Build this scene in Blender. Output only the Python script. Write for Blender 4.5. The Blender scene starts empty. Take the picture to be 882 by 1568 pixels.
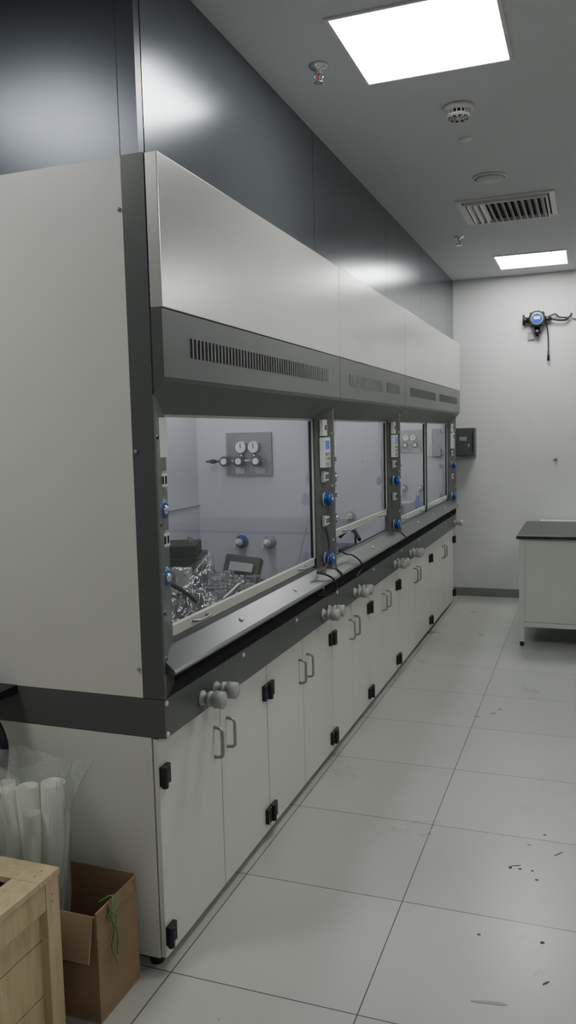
import bpy, bmesh, math, random
from mathutils import Vector, Matrix, noise
random.seed(4)
scene = bpy.context.scene
COL = scene.collection

# ------------------------------------------------------------------ materials
def mat(name, col, rough=0.5, metal=0.0, bump=0.0, bscale=60, var=0.0, vscale=3.0, spec=0.5, emit=None, estr=0, coat=0.0, r_var=0.0):
    m = bpy.data.materials.new(name); m.use_nodes = True
    nt = m.node_tree; b = nt.nodes['Principled BSDF']
    b.inputs['Base Color'].default_value = (*col, 1)
    b.inputs['Roughness'].default_value = rough
    b.inputs['Metallic'].default_value = metal
    b.inputs['Specular IOR Level'].default_value = spec
    if coat: b.inputs['Coat Weight'].default_value = coat; b.inputs['Coat Roughness'].default_value = 0.15
    if emit:
        b.inputs['Emission Color'].default_value = (*emit, 1); b.inputs['Emission Strength'].default_value = estr
    tc = nt.nodes.new('ShaderNodeTexCoord')
    n = nt.nodes.new('ShaderNodeTexNoise'); n.inputs['Scale'].default_value = vscale; n.inputs['Detail'].default_value = 5
    nt.links.new(tc.outputs['Object'], n.inputs['Vector'])
    if var > 0:
        r = nt.nodes.new('ShaderNodeValToRGB')
        r.color_ramp.elements[0].position = 0.3; r.color_ramp.elements[1].position = 0.7
        r.color_ramp.elements[0].color = (*[c*(1-var) for c in col], 1)
        r.color_ramp.elements[1].color = (*[min(1, c*(1+var)) for c in col], 1)
        nt.links.new(n.outputs['Fac'], r.inputs['Fac']); nt.links.new(r.outputs['Color'], b.inputs['Base Color'])
    if r_var > 0:
        mr = nt.nodes.new('ShaderNodeMapRange')
        mr.inputs['To Min'].default_value = rough - r_var; mr.inputs['To Max'].default_value = rough + r_var
        nt.links.new(n.outputs['Fac'], mr.inputs['Value']); nt.links.new(mr.outputs['Result'], b.inputs['Roughness'])
    if bump > 0:
        n2 = nt.nodes.new('ShaderNodeTexNoise'); n2.inputs['Scale'].default_value = bscale; n2.inputs['Detail'].default_value = 4
        nt.links.new(tc.outputs['Object'], n2.inputs['Vector'])
        bp = nt.nodes.new('ShaderNodeBump'); bp.inputs['Strength'].default_value = bump; bp.inputs['Distance'].default_value = 0.01
        nt.links.new(n2.outputs['Fac'], bp.inputs['Height']); nt.links.new(bp.outputs['Normal'], b.inputs['Normal'])
    return m

def clear_mat(name, tint, rough, base_refl, diffuse=0.0, bump=0.0):
    m = bpy.data.materials.new(name); m.use_nodes = True
    nt = m.node_tree; nt.nodes.clear()
    out = nt.nodes.new('ShaderNodeOutputMaterial')
    tr = nt.nodes.new('ShaderNodeBsdfTransparent'); tr.inputs['Color'].default_value = (*tint, 1)
    gl = nt.nodes.new('ShaderNodeBsdfGlossy'); gl.inputs['Roughness'].default_value = rough
    lw = nt.nodes.new('ShaderNodeLayerWeight'); lw.inputs['Blend'].default_value = .5
    pw = nt.nodes.new('ShaderNodeMath'); pw.operation = 'POWER'; pw.inputs[1].default_value = 4.5
    nt.links.new(lw.outputs['Facing'], pw.inputs[0])
    ad = nt.nodes.new('ShaderNodeMath'); ad.operation = 'MULTIPLY_ADD'; ad.inputs[1].default_value = .9; ad.inputs[2].default_value = base_refl; ad.use_clamp = True
    mx = nt.nodes.new('ShaderNodeMixShader')
    nt.links.new(pw.outputs[0], ad.inputs[0]); nt.links.new(ad.outputs[0], mx.inputs[0])
    if diffuse > 0:
        df = nt.nodes.new('ShaderNodeBsdfDiffuse'); df.inputs['Color'].default_value = (.8, .82, .80, 1)
        m2 = nt.nodes.new('ShaderNodeMixShader'); m2.inputs[0].default_value = diffuse
        nt.links.new(tr.outputs[0], m2.inputs[1]); nt.links.new(df.outputs[0], m2.inputs[2]); nt.links.new(m2.outputs[0], mx.inputs[1])
    else:
        nt.links.new(tr.outputs[0], mx.inputs[1])
    nt.links.new(gl.outputs[0], mx.inputs[2])
    if bump > 0:
        n2 = nt.nodes.new('ShaderNodeTexNoise'); n2.inputs['Scale'].default_value = 25
        tc = nt.nodes.new('ShaderNodeTexCoord'); nt.links.new(tc.outputs['Object'], n2.inputs['Vector'])
        bp = nt.nodes.new('ShaderNodeBump'); bp.inputs['Strength'].default_value = bump; bp.inputs['Distance'].default_value = 0.02
        nt.links.new(n2.outputs['Fac'], bp.inputs['Height']); nt.links.new(bp.outputs['Normal'], gl.inputs['Normal'])
    nt.links.new(mx.outputs[0], out.inputs['Surface'])
    return m

M = {}
M['white'] = mat('white_laminate', (.585, .588, .54), .36, var=.02, bump=.04, bscale=6, r_var=.04)
M['fascia'] = mat('white_powdercoat', (.67, .675, .63), .25, metal=.65, var=.02, bump=.03, bscale=4)
M['grey'] = mat('dark_grey_powdercoat', (.084, .091, .087), .34, var=.05, bump=.03, bscale=8)
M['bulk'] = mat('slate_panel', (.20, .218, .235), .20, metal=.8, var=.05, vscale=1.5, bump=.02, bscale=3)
M['bulkdim'] = mat('slate_panel_dimmed', (.080, .090, .108), .30, metal=.5, var=.05, vscale=1.5, bump=.02, bscale=3)  # same slate as the front panels, darkened to put in the end's dimmer light
M['sill'] = mat('grey_sill_metal', (.13, .137, .132), .28, metal=.4, var=.05)
M['black'] = mat('black_plastic', (.012, .012, .013), .4, var=.1)
M['gap'] = mat('shadow_recess', (.012, .012, .012), .8, var=.1)  # near-black colour stands in for shade in gaps, slots and recesses
M['sash'] = mat('sash_frame_paint', (.47, .47, .42), .35, var=.03)
M['inner'] = mat('hood_liner', (.60, .60, .635), .22, var=.03, vscale=2)
M['worktop'] = mat('epoxy_worktop', (.12, .125, .13), .30, var=.15, vscale=8)
M['chrome'] = mat('chrome', (.6, .6, .6), .2, metal=1, var=.02)
M['steel'] = mat('brushed_steel', (.34, .35, .34), .38, metal=.9, var=.06, vscale=20)
M['blue'] = mat('blue_plastic', (.012, .06, .30), .3, var=.05)
M['wplastic'] = mat('white_plastic', (.60, .61, .58), .35, var=.02)
M['lgrey'] = mat('light_grey_plastic', (.30, .31, .30), .4, var=.04)
M['dial'] = mat('gauge_dial', (.8, .8, .77), .5, var=.01)
M['lcd'] = mat('lcd_screen', (.02, .04, .22), .2, emit=(.03, .08, .7), estr=.35)
M['red'] = mat('red_plastic', (.5, .03, .02), .4, var=.02)
M['yellow'] = mat('yellow_plastic', (.6, .5, .03), .4, var=.1)
M['wallp'] = mat('wall_plaster', (.61, .615, .60), .6, var=.035, vscale=1.6, bump=.25, bscale=14)
M['ceil'] = mat('ceiling_paint', (.54, .545, .57), .75, var=.02, vscale=1)
M['base'] = mat('baseboard_grey', (.20, .21, .20), .45, var=.05)
M['emit'] = mat('led_diffuser', (.9, .9, .9), .5, emit=(.985, 1.0, .98), estr=24)
M['tube'] = mat('tube_lamp', (.9, .9, .9), .5, emit=(.93, .94, 1.0), estr=8.5)
M['frame'] = mat('light_frame_white', (.6, .6, .59), .4, var=.01)
M['tabletop'] = mat('table_top_black', (.025, .026, .028), .3, var=.2, vscale=10)
M['tablew'] = mat('table_white_steel', (.50, .54, .49), .4, var=.02)
M['card'] = mat('cardboard', (.25, .165, .095), .8, var=.16, vscale=7, bump=.2, bscale=90)
M['cardin'] = mat('cardboard_inside', (.30, .21, .13), .8, var=.12, vscale=7)
M['paper'] = mat('paper_roll', (.80, .80, .73), .6, var=.04)
M['green'] = mat('green_string', (.10, .24, .07), .7, var=.2)
M['scuff'] = mat('floor_scuff', (.05, .05, .048), .7, var=.2)
M['smudge'] = mat('floor_smudge', (.25, .255, .23), .5, var=.2, vscale=30)
M['caulk'] = mat('panel_seam', (.025, .028, .03), .6, var=.1)
M['glass'] = clear_mat('sash_glass', (.93, .94, .955), .0, .10)
M['labglass'] = clear_mat('lab_glassware', (.86, .90, .90), .02, .10, diffuse=.05)
M['film'] = clear_mat('clear_plastic_film', (.92, .94, .92), .18, .08, diffuse=.24, bump=.9)
M['film2'] = clear_mat('plastic_sheet', (.90, .91, .91), .09, .11, diffuse=.05, bump=.8)
M['knobgrey'] = mat('knob_grey_plastic', (.34, .35, .33), .45, var=.04)

def wood_mat():
    m = bpy.data.materials.new('pine_wood'); m.use_nodes = True
    nt = m.node_tree; b = nt.nodes['Principled BSDF']; b.inputs['Roughness'].default_value = .6
    tc = nt.nodes.new('ShaderNodeTexCoord'); mp = nt.nodes.new('ShaderNodeMapping')
    mp.inputs['Scale'].default_value = (5, 5, .7)
    w = nt.nodes.new('ShaderNodeTexNoise'); w.inputs['Scale'].default_value = 6; w.inputs['Detail'].default_value = 4; w.inputs['Distortion'].default_value = .6
    nt.links.new(tc.outputs['Object'], mp.inputs['Vector']); nt.links.new(mp.outputs[0], w.inputs['Vector'])
    r = nt.nodes.new('ShaderNodeValToRGB'); r.color_ramp.elements[0].position = .3; r.color_ramp.elements[1].position = .7
    r.color_ramp.elements[0].color = (.42, .31, .175, 1); r.color_ramp.elements[1].color = (.55, .44, .28, 1)
    nt.links.new(w.outputs['Fac'], r.inputs['Fac'])
    v = nt.nodes.new('ShaderNodeTexVoronoi'); v.inputs['Scale'].default_value = 5.5
    nt.links.new(tc.outputs['Object'], v.inputs['Vector'])
    kr = nt.nodes.new('ShaderNodeValToRGB'); kr.color_ramp.elements[0].position = .05; kr.color_ramp.elements[1].position = .08
    kr.color_ramp.elements[0].color = (.35, .22, .15, 1); kr.color_ramp.elements[1].color = (1, 1, 1, 1)
    nt.links.new(v.outputs['Distance'], kr.inputs['Fac'])
    mx = nt.nodes.new('ShaderNodeMix'); mx.data_type = 'RGBA'; mx.blend_type = 'MULTIPLY'; mx.inputs[0].default_value = 1
    nt.links.new(r.outputs[0], mx.inputs[6]); nt.links.new(kr.outputs[0], mx.inputs[7]); nt.links.new(mx.outputs[2], b.inputs['Base Color'])
    return m
M['wood'] = wood_mat()

def floor_mat():
    m = bpy.data.materials.new('floor_tiles'); m.use_nodes = True
    nt = m.node_tree; b = nt.nodes['Principled BSDF']
    tc = nt.nodes.new('ShaderNodeTexCoord'); mp = nt.nodes.new('ShaderNodeMapping')
    mp.inputs['Location'].default_value = (.611 + 6.0, -2.712 + 6.0, 0)
    nt.links.new(tc.outputs['Object'], mp.inputs['Vector'])
    br = nt.nodes.new('ShaderNodeTexBrick'); br.offset = 0; br.squash = 1
    br.inputs['Scale'].default_value = 1; br.inputs['Brick Width'].default_value = .6; br.inputs['Row Height'].default_value = .6
    br.inputs['Mortar Size'].default_value = .0022; br.inputs['Mortar Smooth'].default_value = .3
    br.inputs['Color1'].default_value = (.395, .402, .365, 1); br.inputs['Color2'].default_value = (.425, .432, .395, 1); br.inputs['Mortar'].default_value = (.05, .05, .046, 1)
    nt.links.new(mp.outputs[0], br.inputs['Vector'])
    n = nt.nodes.new('ShaderNodeTexNoise'); n.inputs['Scale'].default_value = 2.2; n.inputs['Detail'].default_value = 4; n.inputs['Roughness'].default_value = .5
    nt.links.new(tc.outputs['Object'], n.inputs['Vector'])
    r = nt.nodes.new('ShaderNodeValToRGB'); r.color_ramp.elements[0].position = .3; r.color_ramp.elements[1].position = .7
    r.color_ramp.elements[0].color = (.95, .95, .945, 1); r.color_ramp.elements[1].color = (1.0, 1.0, 1.0, 1)
    nt.links.new(n.outputs['Fac'], r.inputs['Fac'])
    mx = nt.nodes.new('ShaderNodeMix'); mx.data_type = 'RGBA'; mx.blend_type = 'MULTIPLY'; mx.inputs[0].default_value = 1
    nt.links.new(br.outputs['Color'], mx.inputs[6]); nt.links.new(r.outputs[0], mx.inputs[7])
    n3 = nt.nodes.new('ShaderNodeTexNoise'); n3.inputs['Scale'].default_value = 17; n3.inputs['Detail'].default_value = 3
    nt.links.new(tc.outputs['Object'], n3.inputs['Vector'])
    r3 = nt.nodes.new('ShaderNodeValToRGB'); r3.color_ramp.elements[0].position = .225; r3.color_ramp.elements[1].position = .245
    r3.color_ramp.elements[0].color = (.35, .35, .35, 1); r3.color_ramp.elements[1].color = (1, 1, 1, 1)
    nt.links.new(n3.outputs['Fac'], r3.inputs['Fac'])
    mx2 = nt.nodes.new('ShaderNodeMix'); mx2.data_type = 'RGBA'; mx2.blend_type = 'MULTIPLY'; mx2.inputs[0].default_value = 1
    nt.links.new(mx.outputs[2], mx2.inputs[6]); nt.links.new(r3.outputs[0], mx2.inputs[7])
    nt.links.new(mx2.outputs[2], b.inputs['Base Color'])
    mr = nt.nodes.new('ShaderNodeMapRange'); mr.inputs['To Min'].default_value = .25; mr.inputs['To Max'].default_value = .32
    nt.links.new(n.outputs['Fac'], mr.inputs['Value']); nt.links.new(mr.outputs[0], b.inputs['Roughness'])
    return m
M['floor'] = floor_mat()

# ------------------------------------------------------------------ mesh builder
class B:
    def __init__(s): s.bm = bmesh.new(); s.mats = []
    def mi(s, k):
        if k not in s.mats: s.mats.append(k)
        return s.mats.index(k)
    def _new(s, verts, faces, k, smooth=False):
        i = s.mi(k); vs = [s.bm.verts.new(v) for v in verts]
        for f in faces:
            try:
                fc = s.bm.faces.new([vs[j] for j in f]); fc.material_index = i; fc.smooth = smooth
            except ValueError: pass
    def box(s, a, b, k):
        x0, x1 = sorted((a[0], b[0])); y0, y1 = sorted((a[1], b[1])); z0, z1 = sorted((a[2], b[2]))
        v = [(x0,y0,z0),(x1,y0,z0),(x1,y1,z0),(x0,y1,z0),(x0,y0,z1),(x1,y0,z1),(x1,y1,z1),(x0,y1,z1)]
        s._new(v, [(0,3,2,1),(4,5,6,7),(0,1,5,4),(1,2,6,5),(2,3,7,6),(3,0,4,7)], k); return s
    def obox(s, c, size, rot, k):   # oriented box
        v = []
        for z in (-.5,.5):
            for (x,y) in ((-.5,-.5),(.5,-.5),(.5,.5),(-.5,.5)):
                v.append(Vector(c) + rot @ Vector((x*size[0], y*size[1], z*size[2])))
        s._new(v, [(0,3,2,1),(4,5,6,7),(0,1,5,4),(1,2,6,5),(2,3,7,6),(3,0,4,7)], k); return s
    def prism(s, pts, axis, a, b, k):
        n = len(pts)
        if axis == 'Y': v = [(x,a,z) for x,z in pts] + [(x,b,z) for x,z in pts]
        elif axis == 'Z': v = [(x,y,a) for x,y in pts] + [(x,y,b) for x,y in pts]
        else: v = [(a,y,z) for y,z in pts] + [(b,y,z) for y,z in pts]
        f = [tuple(range(n)), tuple(range(2*n-1, n-1, -1))] + [(i, i+n, (i+1)%n+n, (i+1)%n) for i in range(n)]
        s._new(v, f, k); return s
    def lathe(s, p, d, prof, k, n=24):  # prof: (dist along d, radius)
        p = Vector(p); d = Vector(d).normalized()
        t = Vector((0,0,1)) if abs(d.z) < .9 else Vector((1,0,0))
        u = d.cross(t).normalized(); w = d.cross(u)
        i = s.mi(k); rings = []
        for (h, r) in prof:
            rings.append([s.bm.verts.new(p + d*h + (u*math.cos(2*math.pi*j/n) + w*math.sin(2*math.pi*j/n))*max(r, 1e-5)) for j in range(n)])
        for a, b in zip(rings, rings[1:]):
            for j in range(n):
                f = s.bm.faces.new((a[j], a[(j+1)%n], b[(j+1)%n], b[j])); f.material_index = i; f.smooth = True
        for rr in (rings[0], rings[-1]):
            f = s.bm.faces.new(rr); f.material_index = i
        return s
    def cyl(s, p0, p1, r, k, n=16):
        p0 = Vector(p0); p1 = Vector(p1)
        return s.lathe(p0, p1-p0, [(0, r), ((p1-p0).length, r)], k, n)
    def tube(s, pts, r, k, n=8, sub=6):
        P = [Vector(p) for p in pts]; out = []
        for i in range(len(P)-1):
            a = P[max(i-1,0)]; b = P[i]; c = P[i+1]; d = P[min(i+2,len(P)-1)]
            for j in range(sub):
                t = j/sub
                out.append(.5*((2*b)+(c-a)*t+(2*a-5*b+4*c-d)*t*t+(3*b-a-3*c+d)*t**3))
        out.append(P[-1]); i = s.mi(k); rings = []; u = None
        for q in range(len(out)):
            d = (out[min(q+1,len(out)-1)] - out[max(q-1,0)]).normalized()
            if u is None:
                t = Vector((0,0,1)) if abs(d.z) < .9 else Vector((1,0,0)); u = d.cross(t).normalized()
            else: u = (u - d*u.dot(d)).normalized()
            w = d.cross(u)
            rings.append([s.bm.verts.new(out[q] + (u*math.cos(2*math.pi*j/n)+w*math.sin(2*math.pi*j/n))*r) for j in range(n)])
        for a, b in zip(rings, rings[1:]):
            for j in range(n):
                f = s.bm.faces.new((a[j], a[(j+1)%n], b[(j+1)%n], b[j])); f.material_index = i; f.smooth = True
        for rr in (rings[0], rings[-1]):
            f = s.bm.faces.new(rr); f.material_index = i
        return s
    def grid(s, fn, nu, nv, k):
        i = s.mi(k); g = [[s.bm.verts.new(fn(a/nu, b/nv)) for b in range(nv+1)] for a in range(nu+1)]
        for a in range(nu):
            for b in range(nv):
                f = s.bm.faces.new((g[a][b], g[a+1][b], g[a+1][b+1], g[a][b+1])); f.material_index = i; f.smooth = True
        return s
    def done(s, name, parent=None, bevel=0):
        bmesh.ops.recalc_face_normals(s.bm, faces=s.bm.faces)
        me = bpy.data.meshes.new(name); s.bm.to_mesh(me); s.bm.free()
        for k in s.mats: me.materials.append(M[k])
        o = bpy.data.objects.new(name, me); COL.objects.link(o)
        if parent: o.parent = parent
        if bevel:
            md = o.modifiers.new('bevel', 'BEVEL'); md.width = bevel; md.segments = 2; md.limit_method = 'ANGLE'; md.angle_limit = math.radians(50)
        return o
def empty(name, loc=(0,0,0)):
    e = bpy.data.objects.new(name, None); COL.objects.link(e); e.empty_display_size = .1
    return e

# ------------------------------------------------------------------ room
XL, XLL, XR, YN, YF, H = -2.1, -4.2, 3.2, -2.6, 8.25, 3.125
B().box((XLL-.1, YN-.1, -.1), (XR+.1, YF+.1, 0), 'floor').done('floor')
B().box((XLL-.1, YN-.1, H), (XR+.1, YF+.1, H+.1), 'ceil').done('ceiling')
B().box((XL-.1, 2.40, 0), (XL, YF, H), 'wallp').done('wall_left_behind_hoods')
B().box((XLL, 2.40, 0), (XL-.1, 2.50, H), 'wallp').done('wall_left_return')
B().box((XLL-.1, YN, 0), (XLL, 2.5, H), 'wallp').done('wall_left')
B().box((XR, YN, 0), (XR+.1, YF, H), 'wallp').done('wall_right')
B().box((XL-.1, YF, 0), (XR+.1, YF+.1, H), 'wallp').done('wall_far')
B().box((XLL-.1, YN-.1, 0), (XR+.1, YN, H), 'wallp').done('wall_near')
B().box((-2.0, YF-.014, 0), (XR, YF, .085), 'base').done('baseboard_far', bevel=.003)

# bulkhead above the hoods
BX, BY, HT = -1.28, 2.24, 2.469
b = B()
b.box((XL, BY, HT+.002), (BX-.004, YF-.001, H-.001), 'bulkdim')
b.box((BX-.062, BY-.004, HT+.002), (BX, BY+.03, H-.001), 'bulkdim')
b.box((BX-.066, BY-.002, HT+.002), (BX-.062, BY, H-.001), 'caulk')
ys = [BY+.03, 3.91, 5.43, 6.63, 7.87, YF-.001]
for i in range(len(ys)-1):
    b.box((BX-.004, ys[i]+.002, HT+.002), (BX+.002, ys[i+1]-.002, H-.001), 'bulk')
b.box((BX-.004, BY+.03, HT+.002), (BX-.001, YF-.001, H-.001), 'caulk')
b.done('bulkhead')

# ------------------------------------------------------------------ fume hoods
def valve(b, x, y, z, blue=True, d=(1,0,0)):
    k = 'blue' if blue else 'lgrey'
    b.lathe((x,y,z), d, [(0,.030),(.006,.030),(.008,.02),(.020,.018),(.022,.030),(.034,.032),(.040,.026),(.040,0)], k, 14)
    b.lathe((x,y,z), d, [(0,.036),(.005,.036),(.006,.03)], 'lgrey', 20)
    b.lathe((Vector((x,y,z))+Vector(d)*.040), d, [(0,.010),(.006,.009),(.006,0)], 'chrome', 12)
def outlet(b, x, y, z):   # small flat gas outlet with blue ring
    b.lathe((x,y,z), (1,0,0), [(0,.034),(.006,.034),(.008,.028)], 'lgrey', 20)
    b.lathe((x+.006,y,z), (1,0,0), [(0,.026),(.008,.026),(.010,.020)], 'blue', 20)
    b.lathe((x+.012,y,z), (1,0,0), [(0,.016),(.008,.014),(.012,.008),(.012,0)], 'chrome', 16)
def socket(b, x, y, z):
    b.box((x, y-.036, z-.027), (x+.012, y+.036, z+.027), 'lgrey')
    b.box((x+.012, y-.030, z-.020), (x+.018, y+.030, z+.020), 'wplastic')
    for i in (-1, 0, 1):
        b.box((x+.018, y+i*.019-.005, z-.012), (x+.0195, y+i*.019+.005, z+.012), 'black')
def knob(b, x, y, z):
    b.lathe((x,y,z), (1,0,0), [(0,.026),(.006,.026),(.008,.019),(.026,.019),(.028,.026),(.036,.027),(.040,.023),(.046,.023),(.050,.029),(.080,.028),(.084,.022),(.084,0)], 'knobgrey', 20)
def screw(b, x, y, z):
    b.lathe((x,y,z), (1,0,0), [(0,.009),(.004,.009),(.007,.005),(.007,0)], 'wplastic', 12)

PD, PW = .048, .155
def post_x(y, y0, y1):
    t = (y-y0)/PW if y-y0 < .5 else (y1-y)/PW
    return -1.20 - PD*max(0, min(1, t))

def hood(y0, y1, ndoor, splits=1, sash_z=1.02, first=False, last=False, knobs=(), slotgap=False):
    e = empty('fume_hood')
    b = B()
    b.box((-2.05, y0+.001, .03), (-1.252, y1-.001, .745), 'white')
    b.box((-1.252, y0+.012, .04), (-1.248, y1-.012, .742), 'gap')
    w = (y1-y0)/ndoor
    for i in range(ndoor):
        b.box((-1.248, y0+i*w+.0025, .034), (-1.231, y0+(i+1)*w-.0025, .741), 'white')
    b.done('base_cabinet', e, .0015)
    b = B()
    for i in range(0, ndoor+1, 2):
        yy = y0+i*w
        for z in (.105, .622):
            for sgn in (-1, 1):
                if (i == 0 and sgn < 0) or (i == ndoor and sgn > 0): continue
                b.box((-1.231, yy+sgn*.003, z-.031), (-1.216, yy+sgn*.052, z+.031), 'black')
                b.lathe((-1.216, yy+sgn*.036, z+.017), (1,0,0), [(0,.008),(.003,.006)], 'black', 10)
                b.lathe((-1.216, yy+sgn*.036, z-.017), (1,0,0), [(0,.008),(.003,.006)], 'black', 10)
            yk = yy if 0 < i < ndoor else (yy+.008 if i == 0 else yy-.008)
            b.cyl((-1.214, yk, z-.034), (-1.214, yk, z+.034), .011, 'black', 12)
    b.done('hinges', e, .002)
    b = B()
    for i in range(1, ndoor, 2):
        for sgn in (-1, 1):
            yy = y0+i*w+sgn*.052
            b.tube([(-1.231,yy,.535),(-1.212,yy,.536),(-1.200,yy,.545),(-1.199,yy,.575),(-1.199,yy,.60),(-1.200,yy,.63),(-1.212,yy,.640),(-1.231,yy,.641)], .0058, 'steel', 10, 4)
    b.done('door_handles', e)
    b = B()
    for yy in (y0+.03, (y0+y1)/2, y1-.03):
        for xx in (-1.28, -2.0):
            b.cyl((xx, yy, 0), (xx, yy, .03), .022, 'black', 14)
    b.done('levelling_feet', e)
    b = B()
    b.box((-2.05, y0, .746), (-1.202, y1-.002, .868), 'grey')
    b.box((-2.05, y0+.03, .868), (-1.262, y1-.03, .90), 'gap')
    b.box((-1.932, y0+.05, .90), (-1.275, y1-.05, .906), 'worktop')
    b.prism([(-1.278,1.008),(-1.235,1.008),(-1.175,.958),(-1.168,.948),(-1.172,.940),(-1.20,.940),(-1.278,.940)], 'Y', y0+.02, y1-.02, 'sill')
    b.box((-1.30, y0+.02, .90), (-1.280, y1-.02, 1.005), 'gap')
    b.done('worktop_band_and_sill', e, .002)
    b = B()
    b.box((-2.05, y0+(.012 if first else .001), .868), (-1.272, y0+.05, HT), 'inner')
    b.box((-2.05, y1-.05, .868), (-1.272, y1-.001, HT), 'inner')
    b.box((-2.05, y0+.05, .90), (-1.932, y1-.05, HT), 'inner')
    b.box((-1.932, y0+.05, 2.25), (-1.272, y1-.05, HT), 'inner')
    b.box((-1.932, y0+.05, 1.30), (-1.925, y1-.05, 1.305), 'lgrey')
    if first:
        b.box((-2.05, y0, .869), (-1.274, y0+.012, HT), 'white')
    b.done('cabinet_shell', e, .001)
    b = B()
    b.prism([(-1.272,y0),(-1.200,y0),(-1.200,y0+.012),(-1.20-PD,y0+PW),(-1.272,y0+PW)], 'Z', .87 if first else .941, 1.90, 'grey')
    b.prism([(-1.272,y1),(-1.200,y1),(-1.200,y1-.012),(-1.20-PD,y1-PW),(-1.272,y1-PW)], 'Z', .941, 1.90, 'grey')
    b.prism([(-1.245,1.732),(-1.165,1.822),(-1.160,1.836),(-1.160,2.032),(-1.262,2.032),(-1.262,1.732)], 'Y', y0+.002, y1-.002, 'grey')
    b.done('posts_and_canopy', e, .0008)
    if first or last:
        b = B()
        if first: b.box((-1.273, y0-.0008, .87), (-1.199, y0+.012, HT), 'grey')
        if last: b.box((-1.273, y1-.012, .87), (-1.199, y1+.0008, HT), 'grey')
        b.done('corner_trim', e)
    b = B()
    b.box((-1.1985, y0+.002, 2.034), (-1.157, y1-.002, HT), 'fascia')
    b.box((-1.262, y0+.03, 2.034), (-1.1985, y1-.03, 2.30), 'fascia')
    b.done('fascia_panel', e, .003)
    b = B()
    ya, yb = y0+.18, y1-.20; n = int((yb-ya)/.0265)
    for i in range(n+1):
        yy = ya+(yb-ya)*i/n
        if slotgap and abs(yy-(y0+y1)/2) < .09: continue
        if (not slotgap) and y1-y0 < 1.6 and .62 < (yy-ya)/(yb-ya) < .72: continue
        b.box((-1.1605, yy-.0055, 1.902), (-1.1594, yy+.0045, 1.962), 'gap')
        b.box((-1.1605, yy+.0045, 1.902), (-1.1555, yy+.0078, 1.962), 'lgrey')
    b.done('vent_slots', e)
    B().box((-1.75, y0+.25, 2.20), (-1.60, y1-.25, 2.245), 'tube').done('interior_lamp', e)
    sy0, sy1 = y0+PW-.015, y1-PW+.012
    sw = (sy1-sy0)/splits
    for k in range(splits):
        a, c = sy0+k*sw, sy0+(k+1)*sw
        if splits > 1:
            if k > 0: a += .012
            if k < splits-1: c -= .012
        b = B(); x0, x1 = -1.274, -1.256
        b.box((x0, a, sash_z), (x1, a+.020, 1.731), 'sash'); b.box((x0, c-.030, sash_z), (x1, c, 1.731), 'sash')
        b.box((x0, a, sash_z), (x1, c, sash_z+.036), 'sash'); b.box((x0, a, 1.724), (x1, c, 1.731), 'sash')
        b.box((x0+.004, c-.040, sash_z+.04), (x1-.004, c-.030, 1.72), 'gap')
        for yy in (a+.22, c-.22):
            b.tube([(x1,yy-.05,sash_z+.02),(x1+.022,yy-.045,sash_z+.022),(x1+.026,yy,sash_z+.022),(x1+.022,yy+.045,sash_z+.022),(x1,yy+.05,sash_z+.02)], .005, 'steel', 8, 4)
        b.done('sash_frame', e, .0015)
        b = B(); i = b.mi('glass')
        vs = [b.bm.verts.new(v) for v in ((-1.265,a+.01,sash_z+.02),(-1.265,c-.01,sash_z+.02),(-1.265,c-.01,1.729),(-1.265,a+.01,1.729))]
        b.bm.faces.new(vs).material_index = i
        b.done('sash_glass', e)
    if splits > 1:
        for k in range(1, splits):
            yy = sy0+k*sw
            B().box((-1.274, yy-.010, 1.009), (-1.248, yy+.010, 1.731), 'grey').done('centre_mullion', e, .001)
    b = B()
    for side in (0, 1):
        yy = y0+.080 if side == 0 else y1-.080
        x = post_x(yy, y0, y1)-.002
        if side == 1:
            b.box((x-.006, yy-.042, 1.650), (x+.012, yy+.042, 1.728), 'wplastic')
            b.box((x+.012, yy-.012, 1.678), (x+.0135, yy+.014, 1.702), 'black'); b.box((x+.0135, yy-.004, 1.684), (x+.0145, yy+.006, 1.696), 'red')
            b.box((x-.006, yy-.046, 1.496), (x+.020, yy+.046, 1.642), 'wplastic')
            b.box((x+.020, yy-.030, 1.585), (x+.0215, yy+.028, 1.626), 'lcd')
            for r in range(2):
                for c_ in range(3):
                    b.box((x+.020, yy-.032+c_*.024, 1.568-r*.022-.014), (x+.0225, yy-.032+c_*.024+.016, 1.568-r*.022), 'lgrey' if (r+c_)%3 else 'green')
            b.box((x+.020, yy-.030, 1.503), (x+.0215, yy+.030, 1.522), 'lgrey')
            zs = ((1.45,'s'),(1.338,'v'),(1.233,'s'),(1.044,'v'))
        else:
            b.box((x-.014, yy-.030, 1.60), (x+.010, yy+.030, 1.72), 'wplastic')
            zs = ((1.53,'s'),(1.44,'o'),(1.346,'s'),(1.23,'o'))
        for z, t in zs:
            if t == 's': socket(b, x-.004-(.008 if side == 0 else 0), yy, z)
            elif t == 'o': outlet(b, x-.004, yy, z)
            else: valve(b, x-.002, yy, z)
        for z in (.99, 1.13, 1.40, 1.66):
            screw(b, post_x(y0+.02, y0, y1)-.001, y0+.022, z); screw(b, post_x(y1-.02, y0, y1)-.001, y1-.022, z)
    b.done('post_controls', e)
    b = B()
    for yy in knobs: knob(b, -1.202, yy, .796)
    n = max(2, int((y1-y0)/.55))
    for i in range(n+1):
        yy = y0+.012+(y1-y0-.024)*i/n
        screw(b, -1.203, yy, .757 if i in (0, n) else .85)
        if 0 < i < n: b.lathe((-1.205, yy, .983), (.64,0,.77), [(0,.010),(.004,.010),(.007,.005),(.007,0)], 'wplastic', 12)
    screw(b, -1.203, y0+.012, .855)
    b.done('band_knobs_and_caps', e)
    return e

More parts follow.
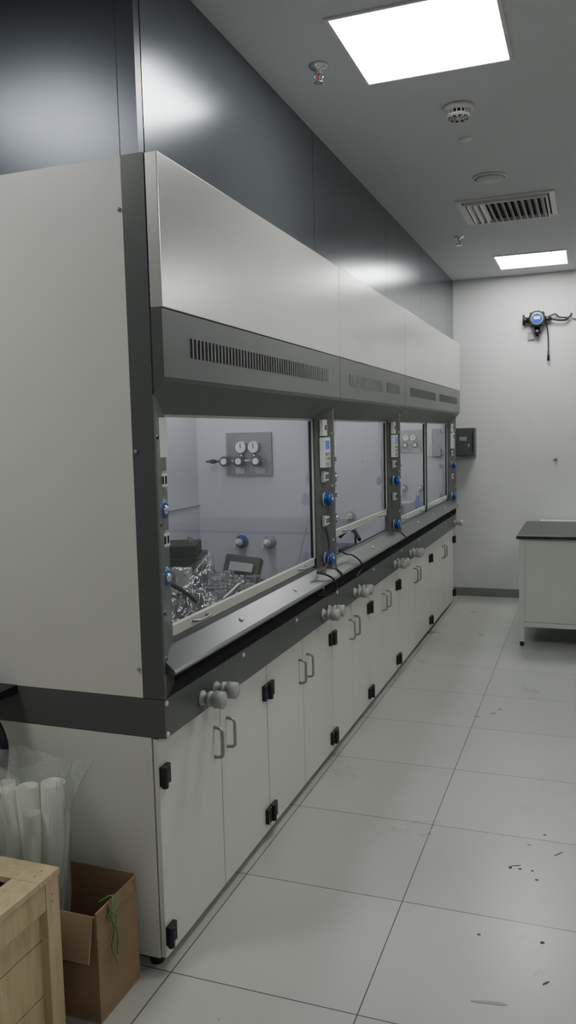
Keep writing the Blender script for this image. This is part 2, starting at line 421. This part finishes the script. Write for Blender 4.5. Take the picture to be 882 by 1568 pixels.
S = [2.12, 3.91, 5.43, 7.87]
h1 = hood(S[0], S[1], 4, first=True, knobs=(2.37, 2.475, 3.68, 3.775))
h2 = hood(S[1], S[2], 4, sash_z=1.115, knobs=(4.24, 4.33, 5.22, 5.31))
h3 = hood(S[2], S[3], 4, splits=2, last=True, knobs=(5.72, 5.81, 7.74), slotgap=True)

b = B()
for z in (2.32, 1.62, .96):
    b.lathe((-1.285 if z > 2 or z < 1 else -1.262, 2.119, z), (0,-1,0), [(0,.006),(.003,.006),(.004,.003),(.004,0)], 'lgrey', 12)
b.done('end_panel_screws', h1)

def regulator(y, xc, zc, s=1.0):
    b = B(); w, h = .125*s, .11*s
    b.box((xc-w, y-.012, zc-h), (xc+w, y, zc+h), 'steel')
    for dx in (-.035, .035):
        b.lathe((xc+dx*s, y-.012, zc+.035*s), (0,-1,0), [(0,.032*s),(.02*s,.032*s),(.022*s,.029*s)], 'steel', 24)
        b.lathe((xc+dx*s, y-.0335*s-.001, zc+.035*s), (0,-1,0), [(0,.028*s),(.001,.028*s)], 'dial', 24)
        b.box((xc+dx*s-.002, y-.037*s, zc+.03*s), (xc+dx*s+.002, y-.0355*s, zc+.055*s), 'black')
        b.cyl((xc+dx*s, y-.02, zc+.01*s), (xc+dx*s, y-.02, zc-.04*s), .008*s, 'chrome')
    b.cyl((xc-.20*s, y-.035, zc-.035*s), (xc+.09*s, y-.035, zc-.035*s), .008*s, 'chrome')
    for dx in (-.115, -.035, .06):
        b.lathe((xc+dx*s, y-.012, zc-.035*s), (0,-1,0), [(0,.014*s),(.02*s,.014*s),(.022*s,.026*s),(.05*s,.027*s),(.056*s,.02*s),(.056*s,0)], 'black', 20)
        b.lathe((xc+dx*s, y-.0125-.056*s, zc-.035*s), (0,-1,0), [(0,.016*s),(.003,.016*s)], 'dial', 16)
    b.lathe((xc-.20*s, y-.035, zc-.035*s), (-1,0,0), [(-.02*s,.012*s),(0,.012*s),(.01*s,.006*s),(.03*s,.005*s)], 'black', 14)
    b.box((xc-.07*s, y-.018, zc-.10*s), (xc-.02*s, y-.012, zc-.07*s), 'wplastic'); b.box((xc+.04*s, y-.018, zc-.10*s), (xc+.09*s, y-.012, zc-.07*s), 'wplastic')
    return b
regulator(3.859, -1.635, 1.567).done('gas_regulator_panel', h1)
regulator(7.819, -1.63, 1.57).done('gas_regulator_panel', h3)
def sidevalves(y, par, zs=1.092):
    b = B()
    for x, k in ((-1.69, 'blue'), (-1.535, 'lgrey')):
        b.lathe((x, y, zs), (0,-1,0), [(0,.034),(.012,.034),(.014,.022),(.03,.022)], k, 20)
        b.lathe((x, y-.03, zs), (0,-1,0), [(0,.018),(.02,.022),(.028,.016),(.03,.009),(.055,.007),(.055,0)], 'wplastic', 20)
        b.tube([(x,y-.05,zs),(x-.005,y-.075,zs-.005),(x-.01,y-.085,zs-.03)], .006, 'wplastic', 8, 4)
    b.done('side_outlets', par)
sidevalves(3.859, h1, 1.115); sidevalves(5.379, h2, 1.10); sidevalves(7.819, h3, 1.12)
B().box((-1.46, 7.80, 1.42), (-1.33, 7.819, 1.68), 'wplastic').done('notice_plate', h3, .002)

# equipment inside
def rz(a): return Matrix.Rotation(a, 3, 'Z')
def rx(a): return Matrix.Rotation(a, 3, 'X')
b = B(); R = rz(.35)
c = Vector((-1.70, 3.10, .906))
b.obox(c+Vector((0,0,.135)), (.30,.26,.23), R, 'black')
b.obox(c+Vector((0,0,.275)), (.25,.22,.05), R, 'gap')
b.obox(c+R@Vector((0,-.133,.16)), (.22,.006,.11), R, 'knobgrey')
b.obox(c+R@Vector((-.02,-.137,.17)), (.12,.005,.05), R, 'black')
for dx in (-.06, .06): b.lathe(c+R@Vector((dx,-.133,.065)), R@Vector((0,-1,0)), [(0,.02),(.02,.018),(.02,0)], 'steel')
for dx in (-.1,.1):
    for dy in (-.09,.09): b.cyl(c+R@Vector((dx,dy,0)), c+R@Vector((dx,dy,.022)), .012, 'black')
b.cyl(c+Vector((.09,.02,.29)), c+Vector((.09,.02,.33)), .012, 'steel')
for k in range(6):
    b.obox(c+R@Vector((.151,-.08+.03*k,.14)), (.004,.01,.12), R, 'gap')
b.done('stirrer_controller', h1, .004)
b = B(); R = rz(.15) @ rx(-.45) @ Matrix.Rotation(.12, 3, 'Y')
c = Vector((-1.60, 3.62, .906))
b.obox(c+Vector((0,.02,.02)), (.17,.15,.04), rz(.15), 'black')
b.obox(c+Vector((0,.02,.09)), (.18,.05,.15), R, 'black')
b.obox(c+Vector((.008,-.012,.118)), (.12,.006,.045), R, 'knobgrey')
for i in range(4):
    for j in range(2): b.obox(c+rz(.15)@Vector((-.045+.03*i,-.030,.075-.022*j)), (.018,.012,.012), R, 'knobgrey')
b.done('benchtop_meter', h1, .003)
b = B()
b.box((-1.60, 2.62, .907), (-1.42, 2.80, .925), 'black'); b.cyl((-1.56,2.66,.925),(-1.56,2.66,1.20),.008,'steel')
b.tube([(-1.60,2.64,1.10),(-1.54,2.70,1.12),(-1.48,2.76,1.08),(-1.44,2.82,1.02)], .009, 'black')
b.box((-1.580,2.64,1.09),(-1.540,2.68,1.12),'black'); b.box((-1.580,2.64,1.16),(-1.540,2.68,1.18),'black')
b.tube([(-1.40,2.50,.93),(-1.45,2.6,.96),(-1.52,2.58,1.02),(-1.62,2.7,1.06),(-1.66,2.85,1.0)], .006, 'black')
b.tube([(-1.36,2.55,.93),(-1.38,2.8,.96),(-1.42,3.0,.92),(-1.36,3.2,.95),(-1.42,3.35,.93)], .006, 'black')
b.tube([(-1.50,2.90,.93),(-1.40,2.98,1.0),(-1.38,3.10,1.04),(-1.46,3.22,.98),(-1.52,3.30,.93)], .005, 'wplastic')
b.done('retort_stand', h1)
b = B()
for (x, y, s) in ((-1.50,3.28,1.0),(-1.40,2.96,.8),(-1.46,2.86,.9)):
    b.lathe((x,y,.907),(0,0,1),[(0,.045*s),(.01*s,.052*s),(.035*s,.050*s),(.075*s,.026*s),(.10*s,.016*s),(.15*s,.015*s),(.155*s,.019*s)],'labglass',24)
b.lathe((-1.44,3.40,.907),(0,0,1),[(0,.035),(.11,.035),(.115,.038)],'labglass',24)
b.done('glass_flasks', h1)
b = B()
def sheet(u, v):
    x = -1.74+.40*u; y = 2.78+.66*v
    n = noise.noise(Vector((x*9, y*9, 1)))*.06 + noise.noise(Vector((x*24, y*24, 5)))*.04
    hgt = .06+.15*math.exp(-((x+1.54)**2/.016+(y-3.04)**2/.022))
    edge = min(u, 1-u, v, 1-v)
    return Vector((x+n*.5, y+n*.6, .925+max(0, min(1, edge*5))*hgt+abs(n)*.9))
b.grid(sheet, 54, 60, 'film2'); b.done('plastic_dust_cover', h1)
b = B()
b.box((-1.40, 2.60, .907), (-1.31, 2.84, .945), 'yellow'); b.box((-1.395, 2.66, .945), (-1.32, 2.80, .96), 'black')
b.done('tool_case', h1, .003)
b = B()
for i, (x, y, r, hh, k) in enumerate(((-1.76,3.42,.022,.14,'wplastic'),(-1.44,3.52,.022,.08,'black'),(-1.38,3.58,.018,.10,'lgrey'),(-1.74,3.52,.028,.12,'knobgrey'))):
    b.lathe((x,y,.906), (0,0,1), [(0,r),(hh*.7,r),(hh*.8,r*.5),(hh,r*.5),(hh,0)], k, 18)
b.tube([(-1.74,3.3,.93),(-1.6,3.38,.96),(-1.46,3.46,.925),(-1.40,3.46,.93),(-1.5,3.50,.95),(-1.62,3.50,.94),(-1.7,3.45,.96)], .006, 'black')
b.tube([(-1.45,3.62,.93),(-1.40,3.50,.97),(-1.34,3.44,.93),(-1.36,3.25,.95)], .005, 'black')
b.done('lab_bottles_and_tubing', h1)
b = B()
b.box((-1.50, 4.95, .907), (-1.36, 5.15, .922), 'black'); b.cyl((-1.43,5.10,.92),(-1.43,5.10,1.08),.007,'steel')
b.tube([(-1.50,4.98,1.00),(-1.45,5.04,1.05),(-1.41,5.10,1.06),(-1.36,5.15,1.10)], .012, 'black'); b.tube([(-1.36,4.95,.99),(-1.42,5.05,1.03),(-1.46,5.15,1.02)], .012, 'black')
b.lathe((-1.60,4.80,.906),(0,0,1),[(0,.05),(.03,.05),(.09,.018),(.13,.016),(.13,0)],'wplastic')
b.done('clamp_stand', h2)
b = B()
b.box((-1.66, 6.9, .907), (-1.45, 7.15, 1.05), 'lgrey'); b.box((-1.64, 6.895, .96), (-1.50, 6.90, 1.03), 'black')
b.cyl((-1.55,6.3,.906),(-1.55,6.3,1.35),.007,'steel'); b.lathe((-1.55,6.3,1.1),(0,0,1),[(0,.01),(.02,.045),(.07,.05),(.11,.02),(.16,.018)],'wplastic')
b.lathe((-1.45,7.3,.907),(0,0,1),[(0,.05),(.12,.05),(.15,.02),(.18,.02)],'blue')
b.done('rotary_evaporator_parts', h3, .002)
b = B()
b.tube([(-1.215,3.80,1.20),(-1.195,3.79,1.12),(-1.19,3.74,1.04),(-1.185,3.64,1.018),(-1.19,3.58,1.015),(-1.18,3.66,.995),(-1.160,3.74,.955),(-1.160,3.77,.90),(-1.195,3.74,.875),(-1.24,3.70,.88)], .0055, 'black')
b.done('power_cable', h1)
b = B()
b.tube([(-1.215,4.02,1.06),(-1.195,4.08,1.03),(-1.19,4.18,1.01),(-1.165,4.24,.97),(-1.160,4.26,.93),(-1.185,4.22,.885)], .005, 'black')
b.done('power_cable', h2)

# ------------------------------------------------------------------ ceiling fixtures
def panel(x0, y0):
    b = B(); f = .014
    b.box((x0,y0,H-.008),(x0+.6,y0+f,H-.0005),'frame'); b.box((x0,y0+.6-f,H-.008),(x0+.6,y0+.6,H-.0005),'frame')
    b.box((x0,y0+f,H-.008),(x0+f,y0+.6-f,H-.0005),'frame'); b.box((x0+.6-f,y0+f,H-.008),(x0+.6,y0+.6-f,H-.0005),'frame')
    b.box((x0+f,y0+f,H-.005),(x0+.6-f,y0+.6-f,H-.001),'emit')
    b.done('ceiling_light_panel')
for p in ((-.90,2.91),(-.79,7.27),(-2.6,.82),(1.5,2.91),(1.5,7.0),(1.0,-1.4)): panel(*p)  # right-hand pair is out of view, added for the room's overall light
def sprinkler(x, y):
    b = B()
    b.lathe((x,y,H-.0005),(0,0,-1),[(0,.040),(.004,.040),(.012,.030),(.014,.014),(.03,.012),(.034,.008)],'chrome',24)
    b.tube([(x-.010,y,H-.03),(x-.018,y,H-.045),(x-.010,y,H-.06),(x,y,H-.066)],.003,'chrome',8,4); b.tube([(x+.010,y,H-.03),(x+.018,y,H-.045),(x+.010,y,H-.06),(x,y,H-.066)],.003,'chrome',8,4)
    b.cyl((x,y,H-.034),(x,y,H-.06),.003,'red',8)
    b.lathe((x,y,H-.066),(0,0,-1),[(0,.02),(.002,.02)],'chrome',20)
    b.done('ceiling_sprinkler')
sprinkler(-1.033, 3.257); sprinkler(-.946, 6.42)
b = B(); x, y = -.576, 3.908
b.lathe((x,y,H-.0005),(0,0,-1),[(0,.068),(.012,.068),(.016,.060),(.022,.056)],'frame',32)
b.lathe((x,y,H-.022),(0,0,-1),[(0,.040),(.018,.040)],'gap',24)
for i in range(16):
    a = 2*math.pi*i/16; b.obox((x+.048*math.cos(a),y+.048*math.sin(a),H-.031),(.012,.004,.02),rz(a),'frame')
b.lathe((x,y,H-.038),(0,0,-1),[(0,.054),(.006,.052),(.014,.036),(.016,.0)],'frame',32)
for rr in (.042, .030, .018):
    for q in range(10):
        a = 2*math.pi*q/10; b.obox((x+rr*math.cos(a),y+rr*math.sin(a),H-.0525),(.003,.010*rr/.03,.004),rz(a),'gap')
b.done('smoke_detector')
b = B(); b.lathe((-.604,4.34,H-.0005),(0,0,-1),[(0,.032),(.004,.032),(.010,.02),(.012,0)],'frame',24); b.done('ceiling_sensor')
b = B(); b.lathe((-.563,5.03,H-.0005),(0,0,-1),[(0,.098),(.006,.098),(.010,.090)],'frame',40); b.lathe((-.563,5.03,H-.0105),(0,0,-1),[(0,.088),(.003,.07),(.004,0)],'knobgrey',40)
b.done('ceiling_speaker')
b = B(); x0, y0 = -.83, 5.45; W = .61
b.box((x0+.02,y0+.02,H-.002),(x0+W-.02,y0+W-.02,H-.0008),'gap')
def ring(o, wd, z0, z1, k):
    b.box((x0+o,y0+o,z0),(x0+W-o,y0+o+wd,z1),k); b.box((x0+o,y0+W-o-wd,z0),(x0+W-o,y0+W-o,z1),k)
    b.box((x0+o,y0+o+wd,z0),(x0+o+wd,y0+W-o-wd,z1),k); b.box((x0+W-o-wd,y0+o+wd,z0),(x0+W-o,y0+W-o-wd,z1),k)
ring(0,.035,H-.010,H-.0005,'frame'); ring(.045,.012,H-.028,H-.002,'frame')
n = 12
for i in range(n):
    xx = x0+.08+(W-.16)*i/(n-1)
    Rm = Matrix.Rotation(.8 if i > 2 else -.8, 3, 'Y')
    b.obox((xx, y0+W/2, H-.020), (.036,W-.12,.0025), Rm, 'frame')
b.done('ceiling_air_diffuser')

# ------------------------------------------------------------------ far wall fixtures
b = B(); x, z, y = -.48, 2.69, YF
b.box((x-.05,y-.02,z-.05),(x+.05,y-.0005,z+.05),'steel')
b.lathe((x,y-.02,z),(0,-1,0),[(0,.060),(.02,.070),(.06,.078),(.075,.078),(.08,.066)],'black',32)
b.lathe((x,y-.1,z),(0,-1,0),[(0,.060),(.008,.060),(.010,.052)],'steel',32)
b.lathe((x,y-.109,z),(0,-1,0),[(0,.048),(.002,.048)],'blue',28)
b.box((x-.028,y-.1135,z-.004),(x+.028,y-.1115,z+.022),'wplastic')
for k in range(4):
    a = math.pi/4+k*math.pi/2; b.lathe((x+.074*math.cos(a),y-.05,z+.074*math.sin(a)),(0,-1,0),[(0,.015),(.045,.015),(.05,.008)],'black',12)
b.lathe((x-.07,y-.05,z),(-1,0,0),[(0,.026),(.03,.024),(.034,.030),(.05,.030),(.055,.014)],'black',16)
b.lathe((x-.125,y-.05,z),(0,0,1),[(-.05,.010),(.05,.010)],'black',10)
b.lathe((x+.07,y-.05,z),(1,0,0),[(0,.026),(.03,.022),(.034,.020),(.06,.014)],'black',16)
b.lathe((x,y-.05,z-.07),(0,0,-1),[(0,.024),(.03,.024),(.035,.032),(.065,.032),(.07,.020),(.09,.015)],'black',16)
b.box((x-.09,y-.02,z-.18),(x-.03,y-.016,z-.11),'lgrey')
b.tube([(x+.12,y-.05,z),(x+.18,y-.05,z-.018),(x+.25,y-.04,z-.02),(x+.29,y-.03,z+.01),(x+.31,y-.03,z+.04)],.010,'black')
b.tube([(x+.10,y-.04,z+.02),(x+.16,y-.03,z+.04),(x+.20,y-.03,z+.01),(x+.29,y-.03,z+.0)],.008,'black')
b.tube([(x+.08,y-.05,z-.03),(x+.095,y-.03,z-.12),(x+.10,y-.03,z-.25),(x+.10,y-.03,z-.36)],.006,'black')
b.cyl((x+.10,y-.03,z-.30),(x+.10,y-.03,z-.39),.011,'black')
b.done('gas_detector')
B().box((-.165,YF-.035,2.68),(-.115,YF-.0005,H-.001),'frame').done('cable_conduit', bevel=.004)
b = B()
b.box((-1.27,YF-.13,1.41),(-1.055,YF,1.685),'grey'); b.box((-1.262,YF-.142,1.418),(-1.063,YF-.131,1.677),'grey')
b.box((-1.12,YF-.148,1.50),(-1.105,YF-.142,1.53),'chrome'); b.box((-1.075,YF-.150,1.45),(-1.066,YF-.142,1.65),'black')
b.box((-1.20,YF-.145,1.56),(-1.13,YF-.142,1.60),'lgrey')
b.done('electrical_box', bevel=.003)
b = B(); b.lathe((-.31,YF-.0005,1.37),(0,-1,0),[(0,.012),(.02,.012),(.024,.008),(.03,0)],'lgrey',14); b.box((-.33,YF-.006,1.355),(-.29,YF-.0005,1.36),'lgrey'); b.done('wall_hook')

# ------------------------------------------------------------------ lab table (right)
b = B()
tx0, tx1, ty0, ty1 = -.50, 1.10, 6.38, 7.40
b.box((tx0-.02,ty0-.02,.83),(tx1+.02,ty1+.02,.855),'tabletop')
for x in (tx0, tx1-.04):
    for y in (ty0, ty1-.04):
        b.box((x,y,.035),(x+.04,y+.04,.83),'tablew')
        b.cyl((x+.02,y+.02,0),(x+.02,y+.02,.035),.016,'black')
b.box((tx0+.04,ty0+.004,.15),(tx1-.04,ty0+.034,.185),'tablew'); b.box((tx0+.04,ty1-.034,.15),(tx1-.04,ty1-.004,.185),'tablew')
b.box((tx0+.004,ty0+.04,.15),(tx0+.034,ty1-.04,.185),'tablew'); b.box((tx1-.034,ty0+.04,.15),(tx1-.004,ty1-.04,.185),'tablew')
b.box((tx0+.04,ty0+.012,.187),(tx1-.04,ty0+.028,.80),'tablew'); b.box((tx0+.012,ty0+.04,.187),(tx0+.026,ty1-.04,.80),'tablew')
b.box((tx0+.04,ty0+.006,.80),(tx1-.04,ty0+.034,.829),'tablew'); b.box((tx0+.006,ty0+.04,.80),(tx0+.034,ty1-.04,.829),'tablew')
b.box((tx1-.026,ty0+.04,.187),(tx1-.012,ty1-.04,.80),'tablew'); b.box((tx0+.04,ty1-.028,.187),(tx1-.04,ty1-.012,.80),'tablew')
b.done('lab_table', bevel=.002)
b = B()
b.box((-.42,7.80,.06),(.8,8.22,.76),'tablew'); b.box((-.44,7.78,.76),(.82,8.23,.785),'tablew'); b.box((-.38,7.83,0),(.76,8.2,.06),'black')
b.box((-.41,7.79,.08),(.18,7.80,.74),'tablew'); b.box((.19,7.79,.08),(.79,7.80,.74),'tablew')
b.done('storage_cabinet', bevel=.002)

# ------------------------------------------------------------------ foreground: crate, cardboard box, bag, hose
b = B(); cx0, cx1, cy0, cy1, cz = -1.98, -1.352, 1.15, 1.768, .50
t = .018
for x in (cx0, cx1-.055):
    b.box((x, cy0, .0), (x+.055, cy0+.055, cz-t), 'wood')
    b.box((x, cy1-.055, .0), (x+.055, cy1, cz-t), 'wood')
for k in range(3):
    z0 = .01+k*.155
    b.box((cx1-.035, cy0+.055, z0), (cx1-.022, cy1-.055, z0+.151), 'wood')
    b.box((cx0+.022, cy0+.055, z0), (cx0+.035, cy1-.055, z0+.151), 'wood')
    b.box((cx0+.055, cy1-.035, z0), (cx1-.055, cy1-.022, z0+.151), 'wood')
    b.box((cx0+.055, cy0+.022, z0), (cx1-.055, cy0+.035, z0+.151), 'wood')
for z0 in (.0, cz-t-.075):
    b.box((cx1-.0218, cy0+.0555, z0), (cx1-.002, cy1-.0555, z0+.07), 'wood')
    b.box((cx0+.0555, cy1-.0218, z0), (cx1-.0555, cy1-.002, z0+.07), 'wood')
    b.box((cx0+.0555, cy0+.002, z0), (cx1-.0555, cy0+.0218, z0+.07), 'wood')
b.box((cx1-.021, (cy0+cy1)/2-.04, .071), (cx1-.002, (cy0+cy1)/2+.04, cz-t-.076), 'wood')
b.box((cx0-.004, cy1-.085, cz-t+.0005), (cx1+.004, cy1+.003, cz), 'wood')
b.box((cx0-.004, cy0-.003, cz-t+.0005), (cx1+.004, cy0+.085, cz), 'wood')
b.box((cx1-.085, cy0+.086, cz-t+.0005), (cx1+.004, cy1-.086, cz), 'wood')
b.box((cx0-.004, cy0+.086, cz-t+.0005), (cx0+.085, cy1-.086, cz), 'wood')
b.box((cx0+.10, cy0+.087, cz-.045), (cx1-.10, cy1-.10, cz-.03), 'wood')
for yy in (cy1-.03, cy1-.06):
    b.lathe((cx1-.03, yy, cz), (0,0,1), [(0,.004),(.001,.003)], 'steel', 10)
for zz in (.44, .46): b.lathe((cx1, cy1-.03, zz-.02), (1,0,0), [(0,.004),(.001,.003)], 'steel', 10)
b.done('wooden_crate', bevel=.002)

b = B(); bx0, bx1, by0, by1, bh = -1.72, -1.290, 1.845, 2.06, .33
th = .006
b.box((bx0,by0,.0),(bx1,by1,th),'cardin')
b.box((bx1-th,by0,th),(bx1,by1,bh),'card'); b.box((bx0,by0,th),(bx0+th,by1,bh),'card')
b.box((bx0+th,by0,th),(bx1-th,by0+th,bh-.012),'card'); b.box((bx0+th,by1-th,th),(bx1-th,by1,bh+.01),'card')
b.prism([(by0-.002,bh-.012),(by0-.006,bh-.006),(by0-.035,bh-.13),(by0-.029,bh-.132)], 'X', bx0+.02, bx1-.01, 'cardin')
b.prism([(bx1-th,bh),(bx1,bh+.002),(bx1+.010,bh-.03),(bx1+.006,bh-.032)], 'Y', by0+.06, by1-.03, 'card')
b.box((bx0+.05,by0+.02,th),(bx1-.03,by1-.03,.10),'cardin')
b.done('cardboard_box')
b = B(); q = -.018
b.tube([(-1.268+q,1.90,.335),(-1.262+q,1.90,.30),(-1.258+q,1.91,.25),(-1.262+q,1.90,.20),(-1.260+q,1.92,.15),(-1.264+q,1.93,.13)], .0022, 'green', 6)
b.tube([(-1.285+q,1.93,.335),(-1.262+q,1.93,.34),(-1.256+q,1.91,.32),(-1.262+q,1.89,.30),(-1.258+q,1.91,.27),(-1.260+q,1.93,.22),(-1.258+q,1.92,.17)], .0022, 'green', 6)
b.tube([(-1.30+q,1.90,.33),(-1.268+q,1.92,.345),(-1.256+q,1.90,.31),(-1.262+q,1.93,.28),(-1.256+q,1.91,.25)], .002, 'green', 6)
b.done('green_string')

# bag with rolls
e = empty('plastic_bag_of_rolls')
b = B()
for (x, y, tx, ty, r, hh) in ((-1.60,1.99,-.02,.0,.034,.60),(-1.545,1.98,.03,.0,.036,.63),(-1.65,1.97,-.04,.0,.034,.61),(-1.69,2.0,-.05,.0,.018,.58),(-1.57,1.94,.01,-.01,.026,.55)):
    p = Vector((x,y,.105)); d = Vector((tx,ty,hh-.105)); L = d.length
    b.lathe(p, d, [(0,r*.8),(L,r),(L,r-.004),(L-.12,r-.006)], 'paper', 22)
b.done('paper_rolls', e)
def mkbag(sx, sz, ph):
    def bag(u, v):
        a = 2*math.pi*u; c = Vector((-1.59, 1.962, 0)); z = .112+v*.57*sz
        rx_ = (.095+.07*v**1.3)*sx; ry_ = (.068+.03*v)*sx
        n = noise.noise(Vector((math.cos(a)*2.5+ph, math.sin(a)*2.5, z*3)))*.26+noise.noise(Vector((math.cos(a)*7, math.sin(a)*7+ph, z*5)))*.2+noise.noise(Vector((math.cos(a)*16, math.sin(a)*16+ph, z*9)))*.08
        if v > .8: n += .16*math.sin(a*5+ph)*(v-.8)/.2
        k = 1+n*(.4+v*.6)
        return c+Vector((math.cos(a)*rx_*k, max(-.1,min(.135,math.sin(a)*ry_*k)), z+.025*math.sin(a*3+1+ph)*v))
    return bag
b = B(); b.grid(mkbag(1, 1, 0), 80, 36, 'film'); b.grid(mkbag(.86, .95, 3), 80, 36, 'film'); b.done('bag_film', e)

b = B()
b.tube([(-2.00,2.02,.86),(-1.90,2.05,.865),(-1.83,2.06,.84),(-1.785,2.05,.78),(-1.755,2.05,.72),(-1.75,2.05,.66),(-1.79,2.06,.50),(-1.84,2.07,.30),(-1.86,2.08,.10),(-1.88,2.06,.014),(-1.97,2.0,.013)], .014, 'black', 10)
b.box((-1.96,2.03,.845),(-1.74,2.118,.872),'black')
b.done('black_hose')

# floor scuffs
b = B()
for i, (x, y, L, w_, a) in enumerate(((-.25,3.08,.04,.006,.4),(-.27,3.06,.022,.012,1.5),(-.235,3.06,.015,.01,.2),(-.17,3.0,.014,.012,0),(-.19,3.06,.01,.01,0),(-.13,2.62,.016,.014,.6),(-.10,3.22,.05,.006,.9),(-.16,3.36,.014,.01,0),(-.11,2.42,.03,.008,.9),(-.52,4.78,.03,.008,.2),(-.49,4.86,.02,.01,.6),(-.60,4.7,.02,.008,.2),(-.33,2.60,.012,.010,0),(-.26,2.28,.11,.014,.15))):
    pts = []
    for k in range(12):
        t_ = 2*math.pi*k/12; q = 1+.35*noise.noise(Vector((i*3.1, k*.8, 0)))
        px, py = L/2*math.cos(t_)*q, w_/2*math.sin(t_)*q
        pts.append((x+px*math.cos(a)-py*math.sin(a), y+px*math.sin(a)+py*math.cos(a)))
    b.prism(pts, 'Z', 0.0, .0008, 'smudge' if L > .1 else 'scuff')
b.done('floor_debris')

# ------------------------------------------------------------------ world, camera
w = bpy.data.worlds.new('world'); scene.world = w; w.use_nodes = True
w.node_tree.nodes['Background'].inputs[0].default_value = (.5,.55,.6,1); w.node_tree.nodes['Background'].inputs[1].default_value = .1
cam = bpy.data.cameras.new('camera'); co = bpy.data.objects.new('camera', cam); COL.objects.link(co)
cam.sensor_fit = 'VERTICAL'; cam.sensor_height = 36; cam.lens = 36*1250/1568; cam.clip_start = .05
r = Vector((.9380,.3457,-.0249)).normalized(); f = Vector((-.3465,.9334,-.0935)).normalized()
u = r.cross(f).normalized(); r = f.cross(u).normalized()
co.matrix_world = Matrix(((r.x,u.x,-f.x,0),(r.y,u.y,-f.y,0),(r.z,u.z,-f.z,1.657),(0,0,0,1)))
scene.camera = co
